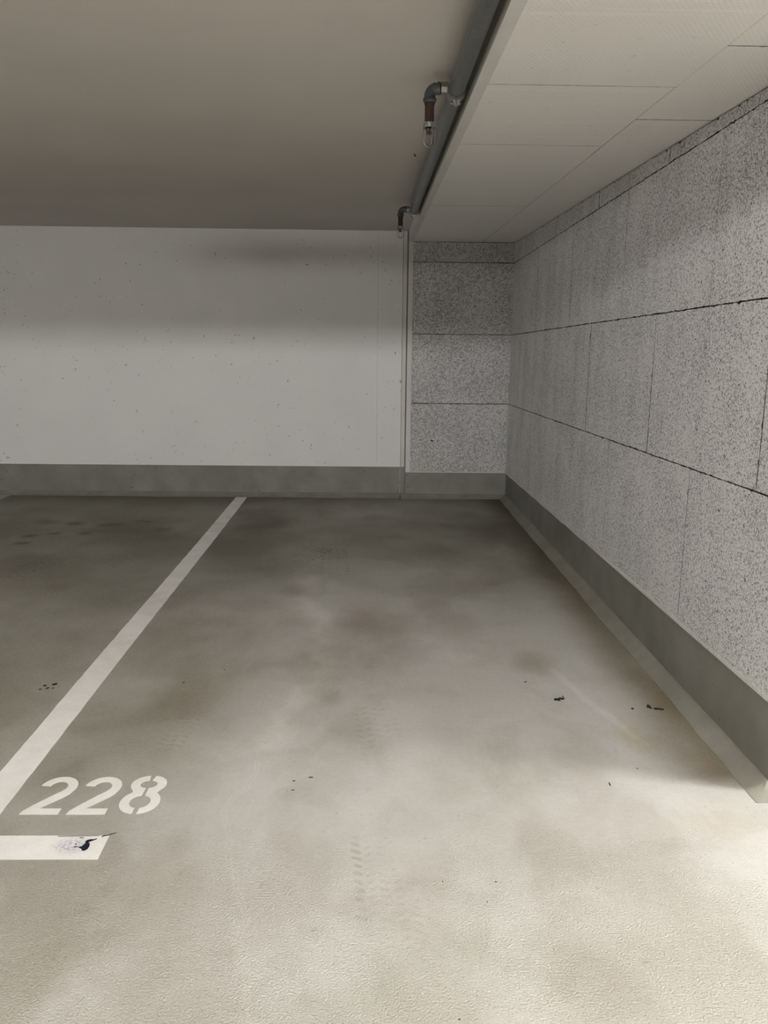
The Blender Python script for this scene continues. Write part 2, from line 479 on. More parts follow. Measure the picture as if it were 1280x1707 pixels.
    # pale tracks: wet tyres washed the film off
    def seg(P, wid, rag=0.02):
        best = np.full(X.shape, 9.0)
        jx = (fbm(X, Y, 14, 71, 3) - 0.5) * rag
        for (ax, ay), (bx, by) in zip(P[:-1], P[1:]):
            lx, ly = bx - ax, by - ay
            t = np.clip(((X + jx - ax) * lx + (Y - ay) * ly) / (lx * lx + ly * ly), 0, 1)
            best = np.minimum(best, np.hypot(X + jx - ax - t * lx, Y - ay - t * ly))
        return best / wid
    def lift(mask, g):
        for k in range(3): col[..., k] *= 1 + mask * g
    CR = [(-0.378, 2.541), (-0.361, 2.462), (-0.38, 2.38), (-0.426, 2.292), (-0.426, 2.249), (-0.383, 2.096), (-0.371, 1.986), (-0.337, 1.886), (-0.291, 1.773), (-0.306, 1.71), (-0.287, 1.633), (-0.26, 1.544), (-0.245, 1.40)]
    d = seg(CR, 0.008, 0.03)
    lift(sstep(-d, -1.6, -0.3) * 0.6, 0.16)
    mul(sstep(-seg(CR, 0.0022, 0.03), -1.5, -0.2) * 0.35, (0.62, 0.58, 0.52))
    CR2 = [(-0.346, 4.826), (-0.345, 4.342), (-0.245, 4.037), (-0.233, 3.607), (-0.177, 3.321), (-0.272, 3.073), (-0.343, 2.668)]
    lift(sstep(-seg(CR2, 0.05, 0.10), -1.6, 0.0), 0.16)
    lift(sstep(-seg([(0.80, 3.36), (0.90, 2.95), (0.97, 2.72)], 0.02, 0.03), -1.6, 0.0), 0.14)
    # tyre prints: rows of tread blocks, (start, end, half width, strength)
    def tread(P, half, pitch, s, c, nrow=4):
        (ax, ay), (bx, by) = P
        L = math.hypot(bx - ax, by - ay)
        ux, uy = (bx - ax) / L, (by - ay) / L
        jx = (fbm(X, Y, 30, 91, 3) - 0.5) * 0.012
        t = (X - ax) * ux + (Y - ay) * uy
        q = (X - ax) * -uy + (Y - ay) * ux + jx
        row = (q / half + 1) / 2 * nrow
        fr = row - np.floor(row)
        inrow = sstep(fr, 0.08, 0.2) * sstep(-fr, -0.92, -0.8)
        ph = (t + q * 0.5 * np.where(np.floor(row) % 2 > 0, 1, -1)) / pitch + np.floor(row) * 0.37
        fp = ph - np.floor(ph)
        blk = sstep(fp, 0.12, 0.3) * sstep(-fp, -0.75, -0.6)
        fade = sstep(t, 0, L * 0.25) * sstep(-t, -L, -L * 0.75) * sstep(-np.abs(q), -half, -half * 0.92)
        wob = 0.35 + 1.3 * sstep(fbm(X, Y, 9, 97, 3), 0.4, 0.7)
        mul(np.clip(inrow * blk * fade * wob * s, 0, 1), c)
        lift(inrow * (1 - blk) * fade * wob * s * 0.35, 0.18)
    tread(((0.030, 2.17), (0.07, 1.55)), 0.085, 0.030, 0.13, (0.62, 0.58, 0.53), 5)
    tread(((-0.040, 2.16), (-0.002, 1.68)), 0.018, 0.034, 0.27, (0.62, 0.58, 0.52), 1)
    tread(((0.0, 3.12), (0.07, 2.50)), 0.085, 0.045, 0.16, (0.62, 0.57, 0.52), 5)
    tread(((-0.62, 4.75), (-0.25, 5.75)), 0.10, 0.06, 0.40, (0.50, 0.47, 0.42), 4)
    tread(((-0.20, 4.7), (-0.26, 5.75)), 0.10, 0.06, 0.35, (0.50, 0.47, 0.42), 4)
    tread(((-2.25, 4.6), (-1.95, 5.4)), 0.10, 0.06, 0.45, (0.55, 0.52, 0.47), 4)
    tread(((-0.70, 2.55), (-0.66, 2.95)), 0.05, 0.035, 0.22, (0.62, 0.58, 0.52), 3)
    # fine specks of grit
    g = fbm(X, Y, 55, 111, 3)
    mul(sstep(g, 0.80, 0.86) * 0.35, (0.55, 0.52, 0.46))

    nv = nx * ny
    co = np.zeros((nv, 3), np.float32)
    co[:, 0] = X.ravel()
    co[:, 1] = Y.ravel()
    idx = np.arange(nv).reshape(ny, nx)
    q = np.stack([idx[:-1, :-1], idx[:-1, 1:], idx[1:, 1:], idx[1:, :-1]], -1).reshape(-1, 4)
    # plain rest of the garage floor around the finely divided bay
    x0, x1, y0, y1 = xs[0], xs[-1], ys[0], ys[-1]
    ex = np.array([(XL, YB, 0), (XR, YB, 0), (XR, y0, 0), (XL, y0, 0), (XL, y1, 0), (x0, y0, 0), (x0, y1, 0), (x1, y0, 0), (XR, y1, 0), (x1, y1, 0)], np.float32)
    eq = np.array([(0, 1, 2, 3), (3, 5, 6, 4), (7, 2, 8, 9)]) + nv
    co = np.concatenate([co, ex])
    q = np.concatenate([q, eq])
    colr = np.ones((len(co), 4), np.float32)
    colr[:nv, :3] = col.reshape(-1, 3)
    colr[nv:, :3] = (0.86, 0.85, 0.82)
    me = bpy.data.meshes.new('floor')
    me.vertices.add(len(co))
    me.vertices.foreach_set('co', co.ravel())
    me.loops.add(q.size)
    me.loops.foreach_set('vertex_index', q.ravel().astype(np.int32))
    me.polygons.add(len(q))
    me.polygons.foreach_set('loop_start', np.arange(0, q.size, 4, dtype=np.int32))
    me.polygons.foreach_set('loop_total', np.full(len(q), 4, np.int32))
    me.update(calc_edges=True)
    at = me.attributes.new('wear_and_shade', 'FLOAT_COLOR', 'POINT')
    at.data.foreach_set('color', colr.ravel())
    me.materials.append(M['floor'])
    o = bpy.data.objects.new('floor', me)
    C.objects.link(o)
    return tag(o, 'grey coated concrete garage floor with tyre marks and dirt stains', 'floor', kind='structure')
floor = make_floor()

# ------------------------------------------------------------------ shell
def struct(name, bm, m, label, cat):
    return tag(obj(name, bm, m), label, cat, kind='structure')

bm = bmesh.new(); box(bm, XL, XR, DW, DW + 0.2, 0, 2.6)
wall_back = struct('wall_back', bm, M['white'], 'white painted concrete back wall of the parking bays', 'wall')
# the shallow formwork joint of the white wall
bm = bmesh.new(); box(bm, 0.0630, 0.0643, DW - 0.0006, DW + 0.002, 0.33, 2.369)
obj('formwork_joint', bm, M['cove'], wall_back)
# panelled part of the back wall: concrete behind and three rows of boards
bm = bmesh.new(); box(bm, XT + 0.003, 1.30, DP + 0.012, DW + 0.01, 0.0, 2.32)
obj('joint_backing', bm, M['back'], wall_back)
ZJ = [(0.8732, 0.0096), (1.4907, 0.0096), (2.1112, 0.0096)]
rows_b = [0.2378 + 0.006, 0.8732, 1.4907, 2.1112, 2.2835]
rects = []
for i in range(4):
    rects.append((0.371, XW + 0.004, rows_b[i], rows_b[i + 1] , (0.0, 0.0, 0.0 if i == 0 else 0.006, 0.008 if i == 3 else 0.006)))
wb2 = boards('wall_back_panelling', rects, lambda u, v, d: (u, DP + d, v), 0.014, M['wool_end_shaded'], None, seed=3)
tag(wb2, 'short wall of grey flecked woodwool boards right of the white back wall', 'wall', kind='structure')

# right wall: concrete core, boards with joints
bm = bmesh.new(); box(bm, XW + 0.012, XW + 0.26, YEND + 0.002, DW + 0.1, 0, 2.6)
wall_right = struct('wall_right', bm, M['back'], 'right wall of the bay clad with grey flecked woodwool boards', 'wall')
def rj(z0, k): return lambda y: z0 + k * (DP - y)
HJ = [lambda y: zskirt(y) + 0.004, rj(0.8732, .0096), rj(1.4907, .0096), rj(2.1112, .0096), lambda y: zsoff(y)]
def board_row(lo, hi, ys_, gaps, gb, gt):
    out = []
    for i in range(len(ys_) - 1):
        out.append((ys_[i], ys_[i + 1], lo, hi, (gaps[i], gaps[i + 1], gb, gt)))
    return out
def wall_boards():
    rnd = random.Random(5)
    bm = bmesh.new()
    th = 0.014
    rows = [  # joints along y with their gap
        ([YEND, 3.18, 4.29, 5.36, 6.44, DP], [0, .0035, .0020, .0024, .0024, 0], 0, 1, 0.0, .0045),
        ([YEND, 2.62, 3.70, 4.79, 5.90, 7.05, DP], [0, .005, .0048, .0060, .0010, .0035, 0], 1, 2, .0045, .005),
        ([YEND, 3.13, 4.23, 5.335, 6.42, DP], [0, .0016, .0024, .0055, .0065, 0], 2, 3, .005, .004),
        ([YEND, 2.59, 3.68, 4.78, 5.87, 6.97, DP], [0, .005, .0055, .0060, .001, .0070, 0], 3, 4, .004, 0.008),
    ]
    for ys_, gp, a, b, gb, gt in rows:
        for i in range(len(ys_) - 1):
            y0, y1, g0, g1 = ys_[i], ys_[i + 1], gp[i], gp[i + 1]
            pts = []
            def wob(n, amp):
                r, o = 0, []
                for _ in range(n):
                    r = 0.55 * r + 0.45 * rnd.uniform(-1, 1)
                    o.append(amp * (r * 1.1 + (2.2 * rnd.random() if rnd.random() < 0.08 else 0)))
                return o
            n = int((y1 - y0) / 0.015); wv = wob(n, gb * 0.55)
            for k in range(n):
                y = y0 + g0 / 2 + (y1 - y0 - g0 / 2 - g1 / 2) * k / n
                pts.append((y, HJ[a](y) + max(0, gb / 2 + wv[k])))
            zb, zt = HJ[a](y1) + gb / 2, HJ[b](y1) - gt / 2
            n = int((zt - zb) / 0.015); wv = wob(n, g1 * 0.6)
            for k in range(n): pts.append((y1 - max(0, g1 / 2 + wv[k]), zb + (zt - zb) * k / n))
            n = int((y1 - y0) / 0.015); wv = wob(n, gt * 0.55)
            for k in range(n):
                y = y1 - g1 / 2 - (y1 - y0 - g0 / 2 - g1 / 2) * k / n
                pts.append((y, HJ[b](y) - max(0, gt / 2 + wv[k])))
            zb, zt = HJ[a](y0) + gb / 2, HJ[b](y0) - gt / 2
            n = int((zt - zb) / 0.015); wv = wob(n, g0 * 0.6)
            for k in range(n): pts.append((y0 + max(0, g0 / 2 + wv[k]), zt - (zt - zb) * k / n))
            F = [bm.verts.new((XW, y, z)) for y, z in pts]
            B = [bm.verts.new((XW + th, y, z)) for y, z in pts]
            bm.faces.new(F)
            m = len(F)
            for k in range(m): bm.faces.new((F[k], B[k], B[(k + 1) % m], F[(k + 1) % m])).material_index = 1
    # upper near corner closes against the wall end
    bmesh.ops.recalc_face_normals(bm, faces=bm.faces)
    return obj('woodwool_cladding', bm, [M['wool'], M['back']], wall_right)
wall_boards()
# end face of the right wall (faces the aisle)
bm = bmesh.new(); box(bm, XW + 0.006, XW + 0.26, YEND - 0.004, YEND + 0.01, 0.0, 2.6)
obj('wall_end_face', bm, M['white'], wall_right)
# saw-toothed plaster bead along the lower edge of the boards
bm = bmesh.new()
box_y = YEND
y = YEND
while y < DP - 0.01:
    st = 0.0105 if y < 4.2 else 0.5
    ye = min(y + st, DP - 0.005)
    z0, z1 = zskirt(y) - 0.006, zskirt(ye) - 0.006
    hi = 0.016
    w_ = (ye - y) * (0.58 if y < 4.2 else 1.0)
    hexa(bm, [(XW - 0.0045, y, z0), (XW + 0.01, y, z0), (XW + 0.01, y + w_, z0), (XW - 0.0045, y + w_, z0),
              (XW - 0.0045, y, z0 + hi), (XW + 0.01, y, z0 + hi), (XW + 0.01, y + w_, z0 + hi), (XW - 0.0045, y + w_, z0 + hi)])
    if y < 4.2:
        hexa(bm, [(XW - 0.0015, y + w_, z0), (XW + 0.01, y + w_, z0), (XW + 0.01, ye, z1), (XW - 0.0015, ye, z1),
                  (XW - 0.0015, y + w_, z0 + hi), (XW + 0.01, y + w_, z0 + hi), (XW + 0.01, ye, z1 + hi), (XW - 0.0015, ye, z1 + hi)], 1)
    y = ye
struct('trim_1', bm, [M['trim'], M['skirt']], 'pale toothed edge bead under the right wall boards', 'trim')

# other walls, out of the picture
bm = bmesh.new(); box(bm, XL - 0.2, XL, YB, DW, 0, 2.6)
struct('wall_left', bm, M['white'], 'white painted side wall of the garage', 'wall')
bm = bmesh.new(); box(bm, XL, XR, YB - 0.2, YB, 0, 2.6)
struct('wall_front', bm, M['white'], 'white painted wall across the driving aisle', 'wall')
bm = bmesh.new(); box(bm, XR, XR + 0.2, YB, DW, 0, 2.6)
struct('wall_passage', bm, M['white'], 'white painted wall of the passage beyond the bay', 'wall')

# ceiling with its slight fall
bm = bmesh.new()
hexa(bm, [(XL, 0, zceil(0)), (XR, 0, zceil(0)), (XR, DW, zceil(DW)), (XL, DW, zceil(DW)), (XL, 0, 2.7), (XR, 0, 2.7), (XR, DW, 2.7), (XL, DW, 2.7)])
hexa(bm, [(XL, YB, zceil(0)), (XR, YB, zceil(0)), (XR, 0, zceil(0)), (XL, 0, zceil(0)), (XL, YB, 2.7), (XR, YB, 2.7), (XR, 0, 2.7), (XL, 0, 2.7)])
ceiling = struct('ceiling', bm, M['ceil'], 'smooth beige grey concrete ceiling', 'ceiling')

# soffit of boards along the right wall
bm = bmesh.new()
def slab(bm, x0, x1, y0, y1, zb0, zb1, zt0, zt1, mi=0):
    hexa(bm, [(x0, y0, zb0), (x1, y0, zb0), (x1, y1, zb1), (x0, y1, zb1), (x0, y0, zt0), (x1, y0, zt0), (x1, y1, zt1), (x0, y1, zt1)], mi)
slab(bm, XT + 0.004, XW + 0.012, YS0, DP + 0.01, zsoff(YS0) + 0.011, zsoff(DP) + 0.011, zceil(YS0) + 0.02, zceil(DP) + 0.02)
soffit = struct('ceiling_soffit', bm, M['back'], 'lowered white board soffit along the right wall', 'soffit')
XJ = 0.977
colA = [YS0, 1.98, 2.842, 3.70, 4.56, 5.41, DP]
gA = [0, .002, .0030, .0028, .0006, .0042, 0]
colB = [YS0, 1.60, 2.45, 3.25, 4.12, 5.9, DP]
gB = [0, .002, .0042, .0055, .0004, .0005, 0]
rects = []
for ys_, g, xa, xb, ga, gb in ((colA, gA, 0.3702, XJ, 0.0006, 0.0022), (colB, gB, XJ, XW + 0.008, 0.0022, 0.0)):
    for i in range(len(ys_) - 1):
        q = 0.25 if ys_[i + 1] < 3.3 else 1.0
        rects.append((xa, xb, ys_[i], ys_[i + 1], (ga * q, gb * q, g[i], g[i + 1])))
boards('soffit_boards', rects, lambda u, v, d: (u, v, zsoff(v) + d), 0.012, M['soffit'], soffit, seed=9, step=0.012)
# smooth edge band of the soffit, its side, and the upright edge band of the panelling
bm = bmesh.new()
slab(bm, XT, 0.3704, YS0, DP - 0.004, zsoff(YS0) - 0.001, zsoff(DP) - 0.001, zsoff(YS0) + 0.02, zsoff(DP) + 0.02)
slab(bm, XT, XT + 0.01, YS0, DP - 0.004, zsoff(YS0) + 0.02, zsoff(DP) + 0.02, zceil(YS0), zceil(DP))
struct('trim_2', bm, M['trim'], 'smooth plastered edge band of the soffit beside the sprinkler pipe', 'trim')
bm = bmesh.new(); box(bm, XT, 0.371, DP - 0.002, DW, 0.2378, zsoff(DP))
struct('trim_3', bm, M['trim'], 'upright pale edge band left of the panelled back wall', 'trim')
bm = bmesh.new(); box(bm, 0.372, XW, DP - 0.003, DP + 0.01, 0.2378, 0.2445)
struct('trim_4', bm, M['trim'], 'thin pale bead under the panelled back wall', 'trim')
# narrow joint strip between white wall and panelling
bm = bmesh.new()
box(bm, 0.2865, 0.3195, DW - 0.010, DW + 0.01, 0.285, zceil(DW))
strip = struct('trim_5', bm, M['trim'], 'narrow upright joint strip between white wall and panelling', 'trim')
bm = bmesh.new()
box(bm, 0.2825, 0.2865, DW - 0.0006, DW + 0.01, 0.0, zceil(DW))
box(bm, 0.3195, XT, DW - 0.0006, DW + 0.01, 0.0, zceil(DW))
obj('joint_shadow_gap', bm, M['skirt'], strip)
bm = bmesh.new(); box(bm, 0.2865, 0.3195, DW - 0.009, DW + 0.01, 0.02, 0.2855)
obj('joint_strip_foot', bm, M['skirt'], strip)

# skirtings
bm = bmesh.new(); box(bm, XL, 0.2805, DW - 0.003, DW + 0.01, 0, 0.2825)
struct('baseboard_back', bm, M['skirt'], 'grey painted base band of the white back wall', 'baseboard')
bm = bmesh.new(); box(bm, XT, XW + 0.01, DP + 0.003, DW, 0, 0.2378)
struct('baseboard_back_panelling', bm, M['skirt'], 'grey painted base under the panelled back wall', 'baseboard')
bm = bmesh.new()
hexa(bm, [(XW + 0.003, YEND - 0.002, 0), (XW + 0.1, YEND - 0.002, 0), (XW + 0.1, DW, 0), (XW + 0.003, DW, 0),
          (XW + 0.003, YEND - 0.002, zskirt(YEND)), (XW + 0.1, YEND - 0.002, zskirt(YEND)), (XW + 0.1, DW, zskirt(DW)), (XW + 0.003, DW, zskirt(DW))])
struct('baseboard_right', bm, M['skirt'], 'grey painted base band of the right wall', 'baseboard')

# coves (sealing fillets) with a hand-made wavering edge
def cove(name, P0, P1, inward, w, hgt, label, seed, mats):
    rnd = random.Random(seed)
    bm = bmesh.new()
    P0, P1, inward = Vector(P0), Vector(P1), Vector(inward)
    n = max(2, int((P1 - P0).length / 0.04))
    r = 0
    rings = []
    for i in range(n + 1):
        r = 0.85 * r + 0.15 * rnd.uniform(-1, 1)
        a = P0 + (P1 - P0) * (i / n)
        ww = w * (1 + 0.22 * r)
        hh = hgt * (1 + 0.15 * r)
        prof = [(-0.008, hh), (0.0, hh), (0.012, hh * 0.80), (ww * 0.45, hh * 0.42), (ww * 0.8, hh * 0.17), (ww, 0.002), (ww, -0.002), (-0.008, -0.002)]
        rings.append([bm.verts.new(a + inward * u + Vector((0, 0, v))) for u, v in prof])
    for A, B in zip(rings[:-1], rings[1:]):
        for k in range(len(A)): bm.faces.new((A[k], B[k], B[(k + 1) % len(A)], A[(k + 1) % len(A)]))
    bm.faces.new(rings[0]); bm.faces.new(list(reversed(rings[-1])))
    bmesh.ops.recalc_face_normals(bm, faces=bm.faces)
    o = tag(obj(name, bm, mats), label, 'trim', kind='structure')
    auto_smooth(o, 55)
    return o
cove('trim_6', (XL, DW - 0.003, 0), (0.275, DW - 0.003, 0), (0, -1, 0), 0.062, 0.036, 'floor cove along the white back wall', 1, M['cove'])
cove('trim_7', (0.29, DP + 0.003, 0), (XW, DP + 0.003, 0), (0, -1, 0), 0.062, 0.036, 'floor cove along the panelled back wall', 2, M['cove'])
def cove_corner(name, label, seed):
    rnd = random.Random(seed)
    bm = bmesh.new()
    path = []
    n = 128
    for i in range(n + 1):
        path.append((Vector((XW + 0.003, DP - 0.02 + (YEND - DP + 0.02) * i / n, 0)), Vector((-1, 0, 0))))
    path[-1] = (path[-1][0], Vector((-1, -1, 0)))
    for i in range(1, 8): path.append((Vector((XW + 0.003 + 0.26 * i / 7, YEND, 0)), Vector((0, -1, 0))))
    r, rings = 0, []
    for P, d in path:
        r = 0.85 * r + 0.15 * rnd.uniform(-1, 1)
        ww, hh = 0.064 * (1 + 0.22 * r), 0.042 * (1 + 0.15 * r)
        prof = [(-0.002, hh), (0.003, hh), (0.012, hh * 0.80), (ww * 0.45, hh * 0.42), (ww * 0.8, hh * 0.17), (ww, 0.002), (ww, -0.002), (-0.002, -0.002)]
        rings.append([bm.verts.new(P + d * u + Vector((0, 0, v))) for u, v in prof])
    for A, B in zip(rings[:-1], rings[1:]):
        for k in range(len(A)): bm.faces.new((A[k], B[k], B[(k + 1) % len(A)], A[(k + 1) % len(A)]))
    bm.faces.new(rings[0]); bm.faces.new(list(reversed(rings[-1])))
    bmesh.ops.recalc_face_normals(bm, faces=bm.faces)
    auto_smooth(tag(obj(name, bm, M['cove']), label, 'trim', kind='structure'), 50)
cove_corner('trim_8', 'floor cove along the right wall and round its near end', 4)

# downstand beam over the aisle edge (unseen, added to cut off lamp light on the walls)
BEAM = (0.20, 0.40, 2.07)
bm = bmesh.new(); box(bm, XL, XR, BEAM[0], BEAM[1], BEAM[2], 2.5)
struct('light_cutoff_beam', bm, M['ceil'], 'unseen downstand beam added across the aisle edge to cut off lamp light', 'beam')

# ------------------------------------------------------------------ painted markings
def poly_plate(name, polys, mat, z0=0.0002, z1=0.0016, parent=None):
    bm = bmesh.new()
    for P in polys:
        n = len(P)
        vs2, _, fs2, _, _, _ = delaunay_2d_cdt([Vector(p_) for p_ in P], [], [list(range(n))], 1, 1e-7)
        b = [bm.verts.new((v.x, v.y, z1)) for v in vs2]
        for f in fs2: bm.faces.new([b[i] for i in f])
        m_ = [bm.verts.new((x, y, z1)) for x, y in P]
        a = [bm.verts.new((x, y, z0)) for x, y in P]
        for i in range(n): bm.faces.new((a[i], a[(i + 1) % n], m_[(i + 1) % n], m_[i]))
    bmesh.ops.remove_doubles(bm, verts=bm.verts, dist=1e-6)
    bmesh.ops.recalc_face_normals(bm, faces=bm.faces)
    return obj(name, bm, mat, parent)
def edge_line(pts, amp, rnd, step=0.05):
    out = []
    for (ax, ay), (bx, by) in zip(pts[:-1], pts[1:]):
        n = max(1, int(math.hypot(bx - ax, by - ay) / step))
        for i in range(n): out.append((ax + (bx - ax) * i / n + rnd.uniform(-amp, amp), ay + (by - ay) * i / n))
    out.append(pts[-1])
    return out
rnd = random.Random(3)
Lp = edge_line([(-1.194, 1.9), (-1.197, 2.67), (-1.206, 3.455), (-1.214, 5.643), (-1.231, 7.46)], 0.0012, rnd)
Rp = edge_line([(-1.084, 1.9), (-1.091, 2.68), (-1.100, 3.605), (-1.111, 5.646), (-1.128, 7.46)], 0.0012, rnd)
bm = bmesh.new()
n = min(len(Lp), len(Rp))
rows = []
for i in range(n):
    l_, r_ = Lp[int(i * (len(Lp) - 1) / (n - 1))], Rp[int(i * (len(Rp) - 1) / (n - 1))]
    rows.append([bm.verts.new((l_[0], l_[1], 0.0002)), bm.verts.new((l_[0], l_[1], 0.0016)), bm.verts.new((r_[0], r_[1], 0.0016)), bm.verts.new((r_[0], r_[1], 0.0002))])
for A, B in zip(rows[:-1], rows[1:]):
    for k in range(3): bm.faces.new((A[k], A[k + 1], B[k + 1], B[k]))
bm.faces.new(rows[0]); bm.faces.new(rows[-1])
bmesh.ops.recalc_face_normals(bm, faces=bm.faces)
tag(obj('parking_line', bm, M['line']), 'long white painted bay line running to the white back wall', 'road marking')

# cross bar with a torn black spot and a crack
bar = poly_plate('parking_line', [[(-1.9, 2.003), (-0.729, 2.005), (-0.7315, 2.115), (-1.9, 2.111)]], M['bar'])
tag(bar, 'short white cross bar below the number, with blue scuff and black torn spot', 'road marking')
tear = [(-0.800, 2.058), (-0.792, 2.064), (-0.787, 2.076), (-0.790, 2.086), (-0.787, 2.093), (-0.778, 2.097), (-0.770, 2.096), (-0.763, 2.100), (-0.760, 2.098), (-0.766, 2.092), (-0.772, 2.088), (-0.780, 2.082), (-0.774, 2.076), (-0.771, 2.064), (-0.772, 2.050), (-0.777, 2.043), (-0.784, 2.042), (-0.789, 2.051)]
crk = [(-0.750, 2.106), (-0.744, 2.112), (-0.737, 2.113), (-0.728, 2.121), (-0.715, 2.127), (-0.716, 2.129), (-0.729, 2.124), (-0.739, 2.116), (-0.746, 2.117), (-0.752, 2.110)]
crk2 = [(-0.875, 2.109), (-0.84, 2.110), (-0.80, 2.1115), (-0.76, 2.1125), (-0.76, 2.114), (-0.80, 2.1135), (-0.84, 2.1125), (-0.875, 2.1115)]
crk3 = [(-0.812, 2.100), (-0.806, 2.103), (-0.799, 2.102), (-0.80, 2.105), (-0.81, 2.106)]
crk4 = [(-0.816, 2.074), (-0.812, 2.076), (-0.808, 2.073), (-0.812, 2.071)]
crk5 = [(-0.815, 2.060), (-0.806, 2.064), (-0.802, 2.062), (-0.81, 2.058)]
tag(poly_plate('torn_spot', [tear, crk, crk2, crk3, crk4, crk5], M['black'], 0.0016, 0.0020, bar), 'black torn spot')

# the stencilled number 228
num = empty('painted_number', (-0.84, 2.23, 0))
tag(num, 'white stencilled number 228 on the floor beside the bay line', 'number')
def shift(P, dx): return [(x + dx, y) for x, y in P]
def arc(cx, cy, rx, ry, a0, a1, n=14):
    return [(cx + rx * math.cos(math.radians(a0 + (a1 - a0) * i / n)), cy + ry * math.sin(math.radians(a0 + (a1 - a0) * i / n))) for i in range(n + 1)]
# digit 2, lower left corner at (0,0), height .216, width .117
two = ([(0.000, 0.0), (0.114, 0.0), (0.114, 0.0315), (0.046, 0.0315)] +
       [(0.098, 0.094), (0.110, 0.113)] + arc(0.0605, 0.154, 0.0575, 0.062, -18, 172, 22) +
       arc(0.0605, 0.154, 0.0275, 0.032, 172, -20, 18) + [(0.080, 0.130), (0.060, 0.105), (0.024, 0.052), (0.004, 0.020)])
two = [(x, y) for x, y in two]
def digit(P, ox, oy, label=None):
    o = poly_plate('digit', [[(x + ox + 0.84, y + oy - 2.23) for x, y in q] for q in P], M['line'], 0.0002, 0.0016, num)
    return o
digit([two], -1.032, 2.2225)
digit([two], -0.8935, 2.2225)
# digit 8: two halves, split by the stencil bridges
def half8(s):
    cx, cl, cu = -0.695, 2.2915, 2.3935
    if s < 0:
        P = arc(cx, cl, 0.0575, 0.0655, -94, -238, 18)[:-1] + [(cx - 0.034, 2.3465)] + arc(cx + 0.001, cu, 0.0525, 0.0525, -140, -266, 16)
        P += arc(cx + 0.001, cu, 0.0235, 0.0225, -268, -92 - 0, 14)[:] 
        P += arc(cx, cl, 0.0285, 0.0345, -268, -98, 14)
    else:
        P = arc(cx + 0.002, cl, 0.0575, 0.0655, -86, 58, 18)[:-1] + [(cx + 0.038, 2.3465)] + arc(cx + 0.003, cu, 0.0525, 0.0525, -40, 82, 16)
        P += arc(cx + 0.003, cu, 0.0235, 0.0225, 84, -84, 14)
        P += arc(cx + 0.002, cl, 0.0285, 0.0345, 84, -80, 14)
    return [(x + s * 0.002, y) for x, y in P]
digit([half8(-1), half8(1)], 0, 0)

# chips in the floor coating: small irregular dark spots
def chip(x, y, rx, ry, seed):
    rnd = random.Random(seed)
    return [(x + rx * math.cos(a) * k, y + ry * math.sin(a) * k) for a, k in [(i * math.pi / 6, rnd.uniform(0.55, 1.15)) for i in range(12)]]
CH = [(0.755, 3.045, .016, .017, 1), (0.775, 3.055, .012, .014, 2), (0.783, 3.075, .005, .008, 3),
      (-0.182, 2.44, .009, .005, 4), (-0.236, 2.417, .006, .003, 5), (-0.235, 2.362, .006, .003, 6), (-0.252, 2.357, .002, .002, 7),
      (-0.763, 3.201, .006, .007, 8), (-1.285, 3.18, .013, .015, 9), (-1.32, 3.165, .008, .011, 10), (-1.30, 3.14, .008, .01, 11), (-1.325, 3.13, .007, .008, 12), (-1.278, 3.14, .006, .007, 13),
      (0.338, 1.909, .0035, .0025, 14), (0.779, 2.401, .003, .013, 15), (0.199, 1.91, .0014, .005, 16), (0.195, 1.461, .0035, .0016, 17), (0.305, 1.83, .002, .002, 18),
      (-0.62, 3.34, .004, .005, 19), (0.90, 2.50, .003, .003, 20), (0.66, 3.22, .008, .006, 21)]
poly = poly_plate('coating_chips', [chip(*c) for c in CH], M['black'], 0.0001, 0.0006, floor)
tag(poly, 'small dark chips in the floor coating')
# a scrap of dry leaf by the right wall
CH2 = [(1.10, 2.98, .012, .02, 31), (1.125, 2.96, .016, .008, 32), (1.14, 2.955, .010, .006, 33), (1.03, 2.96, .006, .008, 34)]
lf = poly_plate('dirt_crumbs', [chip(*c) for c in CH2], M['brass'], 0.0001, 0.003, floor)
tag(lf, 'brown dirt crumbs by the right wall')

# ------------------------------------------------------------------ sprinkler pipe
PX, PR = 0.287, 0.027
def pz(y): return 2.183 + 0.0166 * y
PY0, PY1 = 0.9, 5.92
pipe = empty('sprinkler_pipe', (PX, 3.0, pz(3.0)))
tag(pipe, 'galvanised sprinkler pipe under the ceiling along the soffit edge', 'pipe')
def loc(o, p): return (p[0] - o.location.x, p[1] - o.location.y, p[2] - o.location.z)
bm = bmesh.new()
tube(bm, [loc(pipe, (PX, y, pz(y))) for y in (PY0, 2, 3, 4, 5, PY1 - 0.01)] + [loc(pipe, (PX, PY1, pz(PY1)))], [PR] * 6 + [PR * 0.8], 28)
auto_smooth(obj('pipe_run', bm, M['galv'], pipe))
# pipe hangers to the ceiling
for hy in (1.6, 4.5):
    bm = bmesh.new()
    tube(bm, [loc(pipe, (PX, hy + 0.012 * 0, pz(hy) + PR * 0.9)), loc(pipe, (PX, hy, zceil(hy) + 0.002))], 0.005, 10)
    auto_smooth(obj('pipe_hanger', bm, M['galv'], pipe))
# flat steel rail between pipe and soffit edge
bm = bmesh.new()
def rl(x, y, z): return loc(pipe, (x, y, z))
hexa(bm, [rl(0.3255, PY0, zsoff(PY0) + .012), rl(0.3295, PY0, zsoff(PY0) + .012), rl(0.3295, PY1, zsoff(PY1) + .012), rl(0.3255, PY1, zsoff(PY1) + .012),
          rl(0.3255, PY0, zceil(PY0) - .004), rl(0.3295, PY0, zceil(PY0) - .004), rl(0.3295, PY1, zceil(PY1) - .004), rl(0.3255, PY1, zceil(PY1) - .004)])
obj('fixing_rail', bm, M['skirt'], pipe)
